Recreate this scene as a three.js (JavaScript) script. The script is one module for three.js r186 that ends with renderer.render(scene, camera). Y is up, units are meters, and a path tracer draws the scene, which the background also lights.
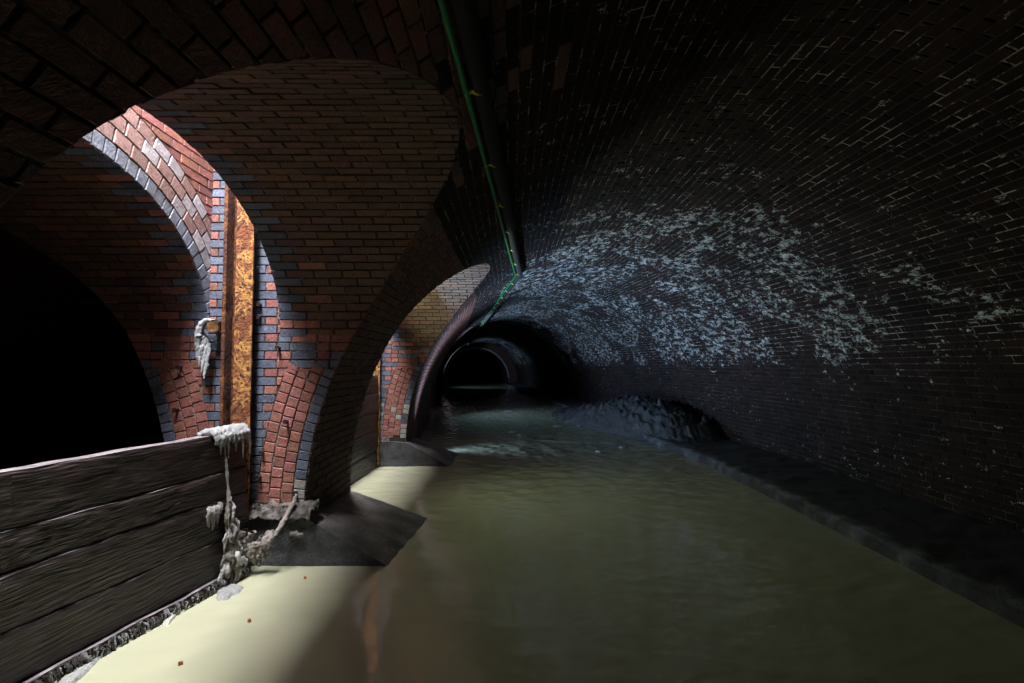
import * as THREE from 'three';
import { ImprovedNoise } from 'three/addons/math/ImprovedNoise.js';
import { mergeGeometries } from 'three/addons/utils/BufferGeometryUtils.js';
import { RectAreaLightUniformsLib } from 'three/addons/lights/RectAreaLightUniformsLib.js';

// ---------------------------------------------------------------- camera, sky, lights, exposure
// Heights are above the water (y = 0); z below always means distance ahead of the camera (world -Z).
const scene = new THREE.Scene();
scene.background = new THREE.Color(0, 0, 0);                 // underground: no sky
const F = 530, EYE = 1.68;
const camera = new THREE.PerspectiveCamera(2 * Math.atan(341.5 / F) * 180 / Math.PI, 1024 / 683, 0.05, 120);
camera.position.set(0, EYE, 0);
camera.rotation.x = Math.atan(23.5 / F);
const renderer = new THREE.WebGLRenderer();
renderer.toneMapping = THREE.LinearToneMapping;
renderer.toneMappingExposure = 1.0;
renderer.shadowMap.enabled = true;
RectAreaLightUniformsLib.init();
const SHAFT_RADIANCE = 150, SHAFT_COLOR = new THREE.Color().setRGB(0.97, 0.95, 1.0);
const FLOOD_CD = 26, FLOOD_COLOR = new THREE.Color().setRGB(0.90, 1.0, 0.70), FAR_CD = 100, FAR_COLOR = new THREE.Color().setRGB(0.44, 0.66, 1.0);

// ---------------------------------------------------------------- helpers
let seed = 20240607;
const rnd = () => { seed = (seed * 1664525 + 1013904223) >>> 0; return seed / 4294967296; };
const rr = (a, b) => a + (b - a) * rnd();
const noiseGen = new ImprovedNoise();
const N = (x, y, z = 0.37) => noiseGen.noise(x, y, z);
const fbm = (x, y, z = 0.37, o = 4) => { let s = 0, a = 0.5, f = 1; for (let i = 0; i < o; i++) { s += a * N(x * f + i * 7.3, y * f + i * 3.1, z * f); a *= 0.5; f *= 2.03; } return s; };
const clamp = (x, a = 0, b = 1) => Math.min(b, Math.max(a, x));
const smooth = (a, b, x) => { const t = clamp((x - a) / (b - a)); return t * t * (3 - 2 * t); };
const mix = (a, b, t) => a + (b - a) * t;

const taken = {};
const numbered = (n) => { const k = taken[n] = (taken[n] ?? -1) + 1; return k ? `${n}_${String(k).padStart(3, '0')}` : n; };
function thing(name, label, category, opts = {}) {
  const g = new THREE.Group(); g.name = numbered(name); g.userData = { label, category };
  if (opts.group) g.userData.group = opts.group;
  if (opts.kind) g.userData.kind = opts.kind;
  if (opts.at) g.position.set(...opts.at);
  scene.add(g); return g;
}
function part(name, geo, mat, parent, opts = {}) {
  const m = new THREE.Mesh(geo, mat); m.name = name; m.castShadow = m.receiveShadow = true;
  if (opts.label) m.userData.label = opts.label;
  if (opts.kind) m.userData.kind = opts.kind;
  parent.add(m); return m;
}
function solo(name, geo, mat, label, category, opts = {}) {
  const m = new THREE.Mesh(geo, mat); m.name = numbered(name); m.castShadow = m.receiveShadow = true;
  m.userData = { label, category }; if (opts.group) m.userData.group = opts.group; if (opts.kind) m.userData.kind = opts.kind;
  if (opts.at) m.position.set(...opts.at);
  scene.add(m); return m;
}
// raw triangle soup with position, normal, uv, colour
class Soup {
  constructor() { this.p = []; this.n = []; this.u = []; this.c = []; this.i = []; }
  vert(p, n, u, c) { this.p.push(p[0], p[1], p[2]); this.n.push(n[0], n[1], n[2]); this.u.push(u[0], u[1]); this.c.push(c[0], c[1], c[2]); return this.p.length / 3 - 1; }
  geometry(center) {
    const g = new THREE.BufferGeometry();
    const p = new Float32Array(this.p);
    if (center) for (let i = 0; i < p.length; i += 3) { p[i] -= center[0]; p[i + 1] -= center[1]; p[i + 2] -= center[2]; }
    g.setAttribute('position', new THREE.BufferAttribute(p, 3));
    g.setAttribute('normal', new THREE.BufferAttribute(new Float32Array(this.n), 3));
    g.setAttribute('uv', new THREE.BufferAttribute(new Float32Array(this.u), 2));
    g.setAttribute('color', new THREE.BufferAttribute(new Float32Array(this.c), 3));
    g.setIndex(this.i); return g;
  }
}
const sub = (a, b) => [a[0] - b[0], a[1] - b[1], a[2] - b[2]];
const cross = (a, b) => [a[1] * b[2] - a[2] * b[1], a[2] * b[0] - a[0] * b[2], a[0] * b[1] - a[1] * b[0]];
const dot = (a, b) => a[0] * b[0] + a[1] * b[1] + a[2] * b[2];
const unit = (a) => { const l = Math.hypot(...a) || 1; return [a[0] / l, a[1] / l, a[2] / l]; };
const off = (s, h) => [s.p[0] + s.n[0] * h, s.p[1] + s.n[1] * h, s.p[2] + s.n[2] * h];

function clipPoly(poly, f) {                                   // keeps f >= 0; polygons in surface coordinates
  const out = [], n = poly.length, val = poly.map(q => f(q[0], q[1]));
  if (val.every(v => v >= 0)) return poly;
  if (val.every(v => v < 0)) return [];
  for (let i = 0; i < n; i++) {
    const a = poly[i], b = poly[(i + 1) % n], fa = val[i], fb = val[(i + 1) % n];
    if (fa >= 0) out.push(a);
    if ((fa >= 0) !== (fb >= 0)) {
      let lo = 0, hi = 1;
      for (let k = 0; k < 12; k++) { const m = (lo + hi) / 2; if ((f(mix(a[0], b[0], m), mix(a[1], b[1], m)) >= 0) === (fa >= 0)) lo = m; else hi = m; }
      const m = (lo + hi) / 2; out.push([mix(a[0], b[0], m), mix(a[1], b[1], m)]);
    }
  }
  return out;
}
const polyArea = (p) => { let s = 0; for (let i = 0; i < p.length; i++) { const a = p[i], b = p[(i + 1) % p.length]; s += a[0] * b[1] - a[1] * b[0]; } return Math.abs(s) / 2; };
const clipAll = (poly, fs) => { for (const f of fs) { if (poly.length < 3) return []; poly = clipPoly(poly, f); } return poly.length > 2 ? poly : []; };

function emitBrick(soup, b) {                                  // chamfered brick: sides, chamfer, face
  const { poly, map, proud, color, uv } = b, n = poly.length;
  let cu = 0, cv = 0; for (const q of poly) { cu += q[0] / n; cv += q[1] / n; }
  const S = poly.map(q => map(q[0], q[1]));
  const tilt = b.tilt;
  const base = S.map(s => off(s, -0.006));
  const top = [], sh = [];
  for (let i = 0; i < n; i++) {
    const q = poly[i], d = Math.hypot(q[0] - cu, q[1] - cv) || 1, k = Math.max(0, 1 - 0.0055 / d);
    const h = proud + tilt[0] * (q[0] - cu) + tilt[1] * (q[1] - cv);
    top.push(off(map(cu + (q[0] - cu) * k, cv + (q[1] - cv) * k), h));
    sh.push(off(S[i], h - 0.0045));
  }
  const U = poly.map(q => uv(q[0], q[1]));
  const nf = map(cu, cv).n;
  const quad = (A, B, i, j) => {
    let fn = unit(cross(sub(B[i], A[i]), sub(A[j], A[i])));
    const outw = sub(A[i], off(map(cu, cv), 0)); if (dot(fn, outw) < 0) fn = [-fn[0], -fn[1], -fn[2]];
    const a = soup.vert(A[i], fn, U[i], color), c = soup.vert(A[j], fn, U[j], color), d = soup.vert(B[j], fn, U[j], color), e = soup.vert(B[i], fn, U[i], color);
    const want = dot(cross(sub(A[j], A[i]), sub(B[j], A[i])), fn) > 0;
    if (want) soup.i.push(a, c, d, a, d, e); else soup.i.push(a, d, c, a, e, d);
  };
  for (let i = 0; i < n; i++) { const j = (i + 1) % n; quad(base, sh, i, j); quad(sh, top, i, j); }
  const ids = top.map((p, i) => soup.vert(p, nf, U[i], color));
  for (let i = 1; i < n - 1; i++) {
    const want = dot(cross(sub(top[i], top[0]), sub(top[i + 1], top[0])), nf) > 0;
    if (want) soup.i.push(ids[0], ids[i], ids[i + 1]); else soup.i.push(ids[0], ids[i + 1], ids[i]);
  }
}
function brick(poly, map, color, o = {}) {
  return { poly, map, color, uv: o.uv ?? ((u, v) => [u, v]), proud: o.proud ?? 0.007 + rnd() * 0.006, tilt: [(rnd() - 0.5) * 0.03, (rnd() - 0.5) * 0.06] };
}
function onScreen(b) {                                          // how large a brick shows in the picture
  const n = b.poly.length; let u = 0, v = 0; for (const q of b.poly) { u += q[0] / n; v += q[1] / n; }
  const s = b.map(u, v), z = -s.p[2]; if (z < 0.25) return 0;
  const px = 512 + F * s.p[0] / z, py = 365 - F * (s.p[1] - EYE) / z;
  if (px < 4 || px > 1020 || py < 4 || py > 679) return 0;
  const d = Math.hypot(s.p[0], s.p[1] - EYE, z), c = Math.abs(dot(s.n, [s.p[0] / d, (s.p[1] - EYE) / d, s.p[2] / d]));
  return F / d * Math.sqrt(polyArea(b.poly) * Math.max(c, 0.03));
}
// courses of bricks: u runs along the course, v across it
function courses(u0, u1, v0, v1, o = {}) {
  const ch = o.ch ?? 0.075, len = o.len ?? 0.235, j = o.joint ?? 0.010, out = [];
  const rows = Math.max(1, Math.round((v1 - v0) / ch)), h = (v1 - v0) / rows;
  for (let r = 0; r < rows; r++) {
    const va = v0 + r * h + j / 2, vb = v0 + (r + 1) * h - j / 2;
    for (let u = u0 - len + ((r % 2) ? len / 2 : 0) + (r % 3) * 0.013; u < u1; u += len) {
      const a = Math.max(u, u0) + j / 2, b = Math.min(u + len, u1) - j / 2;
      if (b - a > 0.02) out.push([[a, va], [b, va], [b, vb], [a, vb]]);
    }
  }
  return out;
}
function addBricks(parent, bricks, mat, limit = 300, stuffName = 'brickwork') {
  const list = bricks.map(b => [onScreen(b), b]).sort((x, y) => y[0] - x[0]);
  const rest = new Soup();
  list.forEach(([s, b], i) => {
    if (i < limit && s > 4.5) {
      const one = new Soup(); emitBrick(one, b);
      let x = 0, y = 0, z = 0, m = one.p.length / 3;
      for (let k = 0; k < one.p.length; k += 3) { x += one.p[k] / m; y += one.p[k + 1] / m; z += one.p[k + 2] / m; }
      part('brick', one.geometry([x, y, z]), mat, parent).position.set(x, y, z);
    } else emitBrick(rest, b);
  });
  if (rest.i.length) part(stuffName, rest.geometry(), mat, parent, { kind: 'stuff' });
}
// mortar bed behind the bricks, as a clipped grid
function bed(u0, u1, v0, v1, nu, nv, map, clips, color, uv, h = 0) {
  const s = new Soup();
  for (let i = 0; i < nu; i++) for (let j = 0; j < nv; j++) {
    const a = mix(u0, u1, i / nu), b = mix(u0, u1, (i + 1) / nu), c = mix(v0, v1, j / nv), d = mix(v0, v1, (j + 1) / nv);
    const poly = clipAll([[a, c], [b, c], [b, d], [a, d]], clips);
    if (poly.length < 3) continue;
    const S = poly.map(q => map(q[0], q[1]));
    const ids = S.map((q, k) => s.vert(off(q, h), q.n, uv ? uv(...poly[k]) : poly[k], typeof color === 'function' ? color(off(q, 0)) : color));
    for (let k = 1; k < poly.length - 1; k++) {
      const want = dot(cross(sub(S[k].p, S[0].p), sub(S[k + 1].p, S[0].p)), S[0].n) > 0;
      if (want) s.i.push(ids[0], ids[k], ids[k + 1]); else s.i.push(ids[0], ids[k + 1], ids[k]);
    }
  }
  return s.geometry();
}

// ---------------------------------------------------------------- textures and materials
function texture(w, h, fn, srgb, rx = 1, ry = 1) {
  const d = new Uint8Array(w * h * 4);
  for (let y = 0; y < h; y++) for (let x = 0; x < w; x++) {
    const c = fn(x / w, y / h), i = (y * w + x) * 4;
    d[i] = clamp(c[0]) * 255; d[i + 1] = clamp(c[1]) * 255; d[i + 2] = clamp(c[2]) * 255; d[i + 3] = 255;
  }
  const t = new THREE.DataTexture(d, w, h); t.wrapS = t.wrapT = THREE.RepeatWrapping; t.magFilter = t.minFilter = THREE.LinearFilter;
  if (srgb) t.colorSpace = THREE.SRGBColorSpace;
  t.repeat.set(rx, ry); t.needsUpdate = true; return t;
}
const toS = (l) => l <= 0.0031308 ? l * 12.92 : 1.055 * Math.pow(l, 1 / 2.4) - 0.055;
const lin = (r, g, b) => [toS(r), toS(g), toS(b)];
// wrapped noise on a unit tile
const wn = (u, v, f, z = 0) => { const a = u * Math.PI * 2, b = v * Math.PI * 2, r = f / (2 * Math.PI); return noiseGen.noise(Math.cos(a) * r + 11.3 + z, Math.sin(a) * r + Math.cos(b) * r * 0.731 + 5.7, Math.sin(b) * r + Math.cos(a) * 0.3 * r + z); };

const grainTex = texture(512, 512, (u, v) => {                // fired clay: blotches, pits, thin lime specks
  const a = wn(u, v, 14) * 0.5 + wn(u, v, 40, 3) * 0.35 + wn(u, v, 110, 5) * 0.3;
  const pit = smooth(0.25, 0.4, wn(u, v, 60, 9)), lime = smooth(0.36, 0.48, wn(u, v, 30, 17) + 0.25 * wn(u, v, 120, 2));
  const k = 0.80 + 0.34 * a - 0.35 * pit;
  return lin(mix(k, 1.5, lime * 0.45), mix(k, 1.5, lime * 0.5), mix(k, 1.5, lime * 0.52)).map(x => x * 0.9);
}, true, 1.6, 1.6);
const bumpTex = texture(512, 512, (u, v) => { const k = 0.5 + wn(u, v, 30) * 0.35 + wn(u, v, 90, 4) * 0.3 + wn(u, v, 200, 8) * 0.2; return [k, k, k]; }, false, 1.6, 1.6);

// main vault: soot-dark brick with scabs of lime crust, laid out over 12 m of tunnel x 12 m of girth
const vaultTex = texture(2048, 2048, (u, v) => {
  const z = u * 12, g = (v - 0.5) * 12;                        // g: girth from the crown, + to the right wall
  const tone = fbm(z * 0.9, g * 0.9, 2.2, 3), fine = N(z * 14, g * 14, 4.1) * 0.5 + N(z * 37, g * 37, 8.8) * 0.5;
  const r = 0.019 + 0.016 * tone + 0.007 * fine, gr = 0.0105 + 0.007 * tone + 0.004 * fine, b = 0.0085 + 0.005 * tone + 0.0035 * fine;
  const edge = 5.5 - 0.75 * g + 0.10 * g * g + fbm(z * 0.7, g * 0.7, 9.1, 3) * 3.0;            // where the crusted patch begins
  let dens = smooth(-1.9, 2.2, z - edge) * smooth(4.2, 3.0, g + fbm(z * 1.3, g * 0.6, 3.3, 3) * 1.8) * smooth(-2.8, -0.8, g + fbm(z, g, 1.3, 2));
  dens *= 0.45 + 1.1 * clamp(fbm(z * 1.1 + 20, g * 1.5, 6.2, 4) * 2.0 + 0.45);
  dens = Math.max(dens, 0.30 + 0.65 * fbm(z * 0.9 + 3, g * 0.9, 15.2, 3));
  const c = N(z * 7 + g * 2, g * 13, 1.7) * 0.48 + N(z * 19, g * 30, 7.7) * 0.40 + N(z * 58, g * 70, 3.9) * 0.32;
  const th = mix(0.62, 0.07, clamp(dens)), k = smooth(th - 0.04, th + 0.09, c);
  const w = 0.36 + 0.36 * N(z * 26, g * 30, 12.2);
  return lin(mix(r, w * 0.92, k), mix(gr, w, k), mix(b, w * 0.98, k));
}, true);
const mortarTex = texture(1024, 1024, (u, v) => {              // patchy: washed out dark, pale lime where it sweats
  const a = wn(u, v, 10) + 0.6 * wn(u, v, 30, 3) + 0.5 * wn(u, v, 90, 6), k = smooth(0.05, 0.45, a);
  return lin(mix(0.05, 0.42, k), mix(0.042, 0.40, k), mix(0.036, 0.36, k));
}, true, 0.5, 0.5);

const M = {};
M.brick = new THREE.MeshStandardMaterial({ vertexColors: true, map: grainTex, bumpMap: bumpTex, bumpScale: 0.004, roughness: 0.62 });
M.vault = new THREE.MeshPhysicalMaterial({ specularIntensity: 0.3, vertexColors: true, map: vaultTex, bumpMap: bumpTex, bumpScale: 0.008, roughness: 0.86 });
M.mortar = new THREE.MeshStandardMaterial({ vertexColors: true, map: mortarTex, roughness: 0.9 });
M.plain = new THREE.MeshStandardMaterial({ vertexColors: true, map: grainTex, bumpMap: bumpTex, bumpScale: 0.006, roughness: 0.85 });

// ---------------------------------------------------------------- the place: dimensions
const R = 3.2, CX = 1.43, CY = 0.38;                            // main tunnel vault
const XM = -2.34, CXL = 2 * XM - CX;                            // second tunnel mirrored about the weir line
const XR = -2.0, XL = -2.62;                                    // the shaft slot lies between these two planes
const CLAY = [0.135, 0.057, 0.040];                             // plain dirty red-brown brickwork
const AA = [1.5, 1.64, 1.525, 1.52, 1.52], B = 1.15, SPRING = 1.92, PITCH = 4.33, Z1 = 4.57;
const ZC = [-1.4, 2.93, 7.375, 19.2, 38];                   // centres of the side openings, the last added to house a lamp
const ZFAR = 46, ZBACK = -5, SHAFT_TOP = 5.3, BEND_Z = 9.1;
const bend = (z) => z > BEND_Z ? -0.112 * (z - BEND_Z) : 0;
const W = (x, y, z) => [x + bend(z), y, -z];
const insideOpen = (z, y, k) => { const d = z - ZC[k]; const A = AA[k]; if (y < SPRING) return Math.abs(d) / A - 1; return Math.hypot(d / A, (y - SPRING) / B) - 1; };

// ---------------------------------------------------------------- main vault
const G = Math.PI / 2 * R;
const vaultPoint = (g) => Math.abs(g) <= G ? [CX + R * Math.sin(g / R), CY + R * Math.cos(g / R), -Math.sin(g / R), -Math.cos(g / R)]
  : [CX + Math.sign(g) * R, CY - (Math.abs(g) - G), -Math.sign(g), 0];
const vaultMap = (z, g) => { const q = vaultPoint(g); return { p: W(q[0], q[1], z), n: [q[2], q[3], 0] }; };
const vaultClips = ZC.map((_, k) => (z, g) => g > 0 ? 1 : insideOpen(z, vaultPoint(g)[1], k));
const foldZ = (z) => { if (z < 0) z = -z; if (z <= 11) return z; const t = (z - 11) % 8; return t < 4 ? 11 - t : 7 + t - 4; };
const vaultUV = (z, g) => [foldZ(z) / 12, g / 12 + 0.5];
{
  const root = thing('ceiling', 'dark sooty brick barrel vault over the main tunnel', 'vault', { kind: 'structure' });
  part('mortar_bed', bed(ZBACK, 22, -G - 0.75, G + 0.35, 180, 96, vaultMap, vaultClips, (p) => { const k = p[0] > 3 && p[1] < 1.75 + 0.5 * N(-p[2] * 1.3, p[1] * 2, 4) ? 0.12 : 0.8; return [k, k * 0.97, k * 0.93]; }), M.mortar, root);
  part('far_lining', bed(22, ZFAR, -G - 0.75, G + 0.35, 40, 64, vaultMap, vaultClips, [1, 1, 1], vaultUV, 0.008), M.vault, root);
  const list = [], clay = [];
  for (const poly of courses(-0.6, 22, -G - 0.7, G + 0.3, {})) {
    const q = clipAll(poly, vaultClips); if (q.length < 3 || polyArea(q) < 4e-4) continue;
    const t = rr(0.6, 1.35), [z, g] = poly[0], pier = g < -2.2, left = rnd() < smooth(4.2, 2.2, z) * smooth(-0.9, -2.0, g + N(z * 2, g * 2, 6) * 0.5);
    if (pier || left) clay.push(brick(q, vaultMap, [0.175 * t, rr(0.055, 0.07) * t, rr(0.036, 0.048) * t]));
    else list.push(brick(q, vaultMap, [t, t * rr(0.92, 1), t * rr(0.9, 1)], { uv: vaultUV, proud: rr(0.003, 0.007) }));
  }
  addBricks(root, clay, M.brick, 150, 'clay_brickwork');
  addBricks(root, list, M.vault, 150);
}

// ---------------------------------------------------------------- side arches (vaults of the openings, either side of the shaft slot)
// arc length along the half-ellipse
const ARC = AA.map((A) => {
  const n = 400, a = [[0, 0]]; let s = 0, px = A, py = 0;
  for (let i = 1; i <= n; i++) { const t = Math.PI * i / n, x = A * Math.cos(t), y = B * Math.sin(t); s += Math.hypot(x - px, y - py); a.push([s, t]); px = x; py = y; }
  const T = (q) => { let lo = 0, hi = n; while (hi - lo > 1) { const m = (lo + hi) >> 1; if (a[m][0] <= q) lo = m; else hi = m; } return mix(a[lo][1], a[hi][1], clamp((q - a[lo][0]) / (a[hi][0] - a[lo][0]))); };
  return { len: s, T };
});
const soffit = (k) => (x, s) => { const A = AA[k], t = ARC[k].T(s), c = Math.cos(t), d = Math.sin(t); const n = unit([-c / A, -d / B, 0]); return { p: W(x, SPRING + B * d, ZC[k] + A * c), n: [0, n[1], -n[0]] }; };
const outMain = (x, y) => Math.hypot(x - CX, y - CY) - R, outLeft = (x, y) => Math.hypot(x - CXL, y - CY) - R;
const BLUE = () => { const t = rr(0.7, 1.35); return [0.13 * t, 0.155 * t, 0.215 * t]; };
const RED = () => { const t = rr(0.75, 1.25); return [0.38 * t, rr(0.135, 0.165) * t, rr(0.105, 0.13) * t]; };
const BROWN = () => { const t = rr(0.6, 1.3); return [0.185 * t, rr(0.085, 0.105) * t, rr(0.052, 0.07) * t]; };
function sideArch(k, side, label, limit) {
  const right = side > 0, map = soffit(k), ellT = ARC[k].T, ELEN = ARC[k].len;
  const x0 = right ? XR : XL - 2.6, x1 = right ? 0.2 : XL;
  const clips = [(x, s) => { const y = SPRING + B * Math.sin(ellT(s)); return right ? (x > CX ? -1 : outMain(x, y)) : (x < CXL ? -1 : outLeft(x, y)); }];
  const root = thing('side_arch', label, 'arch', { kind: 'structure' });
  part('mortar_bed', bed(x0, x1, 0, ELEN, 44, 60, map, clips, [0.5, 0.42, 0.36]), M.mortar, root);
  const list = [];
  const edge = right ? x0 : x1, dir = right ? 1 : -1, rows = Math.round(ELEN / 0.075), h = ELEN / rows, j = 0.005;
  for (let r = 0; r < rows; r++) {
    const va = r * h + j, vb = (r + 1) * h - j;
    let u = 0, first = true, len = (r % 2) ? 0.118 : 0.235;
    while (u < 2.7) {
      const a = edge + dir * (u + (first ? 0 : j)), b = edge + dir * (u + len - j);
      const q = clipAll([[Math.min(a, b), va], [Math.max(a, b), va], [Math.max(a, b), vb], [Math.min(a, b), vb]], clips);
      if (q.length > 2 && polyArea(q) > 4e-4) {
        const near = u < 0.3 && r < 12 && rnd() < 0.35;
        list.push(brick(q, map, first ? (rnd() < 0.82 ? BLUE() : RED()) : near ? RED() : BROWN()));
      }
      u += len; first = false; len = 0.235;
    }
  }
  addBricks(root, list, M.brick, limit);
}
sideArch(1, 1, 'brown brick arch soffit between the main vault and the lit shaft slot', 300);
sideArch(1, -1, 'dim brick arch on the far side of the lit shaft slot, leading into blackness', 300);
sideArch(2, 1, 'smaller distant brick arch over the second weir opening', 120);
sideArch(2, -1, 'hidden brick arch behind the second weir', 0);
sideArch(0, 1, 'brick side arch beside and behind the viewer', 0);
sideArch(0, -1, 'brick side arch of the second tunnel behind the viewer', 0);

// ---------------------------------------------------------------- piers
const faceMap = (zf, toCam) => (x, y) => ({ p: W(x, y, zf), n: [0, 0, toCam ? 1 : -1] });
const RING = 0.101, NR = 4, RINGTOP = 1.63, FOOT = 0.46;
function pierFace(root, zf, limit, stained) {
  const map = faceMap(zf, true);
  const body = [(x, y) => y > SPRING ? 1 : outMain(x, y), (x, y) => y > SPRING ? 1 : outLeft(x, y)];
  part('mortar_bed', mergeGeometries([
    bed(-3.6, -1.1, -0.4, SPRING, 60, 40, map, body, [0.55, 0.5, 0.46]),
    bed(XL, XR, SPRING, SHAFT_TOP, 6, 30, map, [], [0.55, 0.5, 0.46])]), M.mortar, root);
  const list = [];
  const stain = (x, y, c) => stained && stained(x, y) ? [0.5 * rr(0.8, 1.1), 0.5 * rr(0.8, 1.1), 0.47 * rr(0.8, 1.1)] : c;
  for (const side of [1, -1]) {
    const cx = side > 0 ? CX : CXL, dist = (x, y) => (y < CY ? Math.abs(x - cx) : Math.hypot(x - cx, y - CY));
    // voussoir rings that carry the tunnel vault
    for (let k = 0; k < NR; k++) {
      const ra = R + k * RING, rb = ra + RING, b0 = (FOOT - CY) / ra, b1 = Math.asin((RINGTOP - CY) / ra), n = Math.round((b1 - b0) * ra / (k ? 0.085 : 0.078));
      for (let i = 0; i < n; i++) {
        const j = 0.005, ba = mix(b0, b1, (i + (k % 2) * 0.5) / n) + j / ra, bb = Math.min(mix(b0, b1, (i + 1 + (k % 2) * 0.5) / n) - j / ra, b1 + 0.01);
        if (bb - ba < 0.006) continue;
        const P = (r, b) => [cx - side * r * Math.cos(b), CY + r * Math.sin(b)];
        let q = [P(ra + (k ? j : 0), ba), P(rb - j, ba), P(rb - j, bb), P(ra + (k ? j : 0), bb)];
        const low = i < 3 && k === 0 && side > 0;
        list.push(brick(q, map, stain(q[0][0], q[0][1], k === 0 ? (low ? [0.4, 0.38, 0.33] : BLUE()) : RED())));
      }
    }
    // level courses between the rings and the steel guide, blue quoins toothed into red
    const outer = (x, y) => y > RINGTOP ? dist(x, y) - R : dist(x, y) - (R + NR * RING);
    const xq = XM + side * 0.105, xe = side > 0 ? -1.1 : -3.58;
    const rows = Math.round((SHAFT_TOP - FOOT) / 0.0748);
    for (let r = 0; r < rows; r++) {
      const h = (SHAFT_TOP - FOOT) / rows, ya = FOOT + r * h + 0.005, yb = FOOT + (r + 1) * h - 0.005, high = ya > SPRING - 0.02;
      let u = 0, i = 0; const lens = (r % 2) ? [0.105, 0.115] : [0.21];
      while (true) {
        const len = i < lens.length ? lens[i] : ((i + r) % 2 ? 0.115 : 0.225);
        const a = xq + side * (u + (i ? 0.005 : 0)); let b = xq + side * (u + len - 0.005);
        const lim = high ? (side > 0 ? XR : XL) : xe;
        if (side * (lim - a) < 0.015) break;
        if (side * (lim - b) < 0) b = lim;
        const q = clipAll([[Math.min(a, b), ya], [Math.max(a, b), ya], [Math.max(a, b), yb], [Math.min(a, b), yb]], high ? [] : [outer]);
        if (q.length > 2 && polyArea(q) > 3e-4) {
          const blue = i === 0 || (ya > RINGTOP && !high && rnd() < 0.4);
          list.push(brick(q, map, stain((a + b) / 2, ya, blue ? BLUE() : RED())));
        }
        u += len; i++;
      }
    }
  }
  addBricks(root, list, M.brick, limit);
}
function plainFace(zf, toCam) {
  const map = faceMap(zf, toCam);
  const body = [(x, y) => outMain(x, y), (x, y) => outLeft(x, y)];
  return mergeGeometries([bed(-3.6, -1.1, -0.4, SPRING, 60, 30, map, body, CLAY), bed(XL, XR, SPRING, SHAFT_TOP, 4, 10, map, [], CLAY)]);
}
const Z1B = ZC[2] - AA[2], Z2 = ZC[2] + AA[2], Z0B = ZC[1] - AA[1];
{
  const p1 = thing('brick_pier', 'near brick pier with red rings and blue toothed edges beside the timber weir', 'pier', { kind: 'structure' });
  pierFace(p1, Z1, 300, null);
  part('rear_face', plainFace(Z1B, false), M.plain, p1);
  const p2 = thing('brick_pier', 'distant brick pier seen through the second opening, whitened at its foot', 'pier', { kind: 'structure' });
  pierFace(p2, Z2, 300, (x, y) => y < 1.0 && x > -2.4 && N(x * 7, y * 9, 2.3) + (0.75 - y) * 0.9 + (x > -1.86 || x < -2.12 ? 0.12 : -0.28) > 0.0);
  const p0 = thing('brick_pier', 'brick pier close beside the viewer, mostly out of view', 'pier', { kind: 'structure' });
  part('rear_face', plainFace(Z0B, false), M.plain, p0);
  part('front_face', plainFace(ZC[0] + AA[0], true), M.plain, p0);
  part('far_face', plainFace(ZC[0] - AA[0], false), M.plain, p0);
}
for (const [k, label] of [[3, 'dark recess in the left wall beyond the distant pier'], [4, 'added dark recess near the far tunnel mouth, housing a lamp']]) {  // the recess by the far mouth is added to hold a lamp
  const root = thing('wall_recess', label, 'recess', { kind: 'structure' }), z0 = ZC[k] - AA[k], z1 = ZC[k] + AA[k], xb = CX - R - 1.3, c = CLAY;
  part('back_wall', bed(z0, z1, -0.4, SPRING + B, 12, 12, (z, y) => ({ p: W(xb, y, z), n: [1, 0, 0] }), [(z, y) => -insideOpen(z, y, k)], c), M.plain, root);
  part('soffit', bed(xb, 0.2, 0, ARC[k].len, 20, 30, soffit(k), [(x, s) => outMain(x, SPRING + B * Math.sin(ARC[k].T(s)))], c), M.plain, root);
  for (const [z, n] of [[z0, -1], [z1, 1]]) part('jamb', bed(xb, -1.1, -0.4, SPRING, 30, 16, (x, y) => ({ p: W(x, y, z), n: [0, 0, n] }), [(x, y) => y < CY ? CX - R - x : outMain(x, y)], c), M.plain, root);
}
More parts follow.
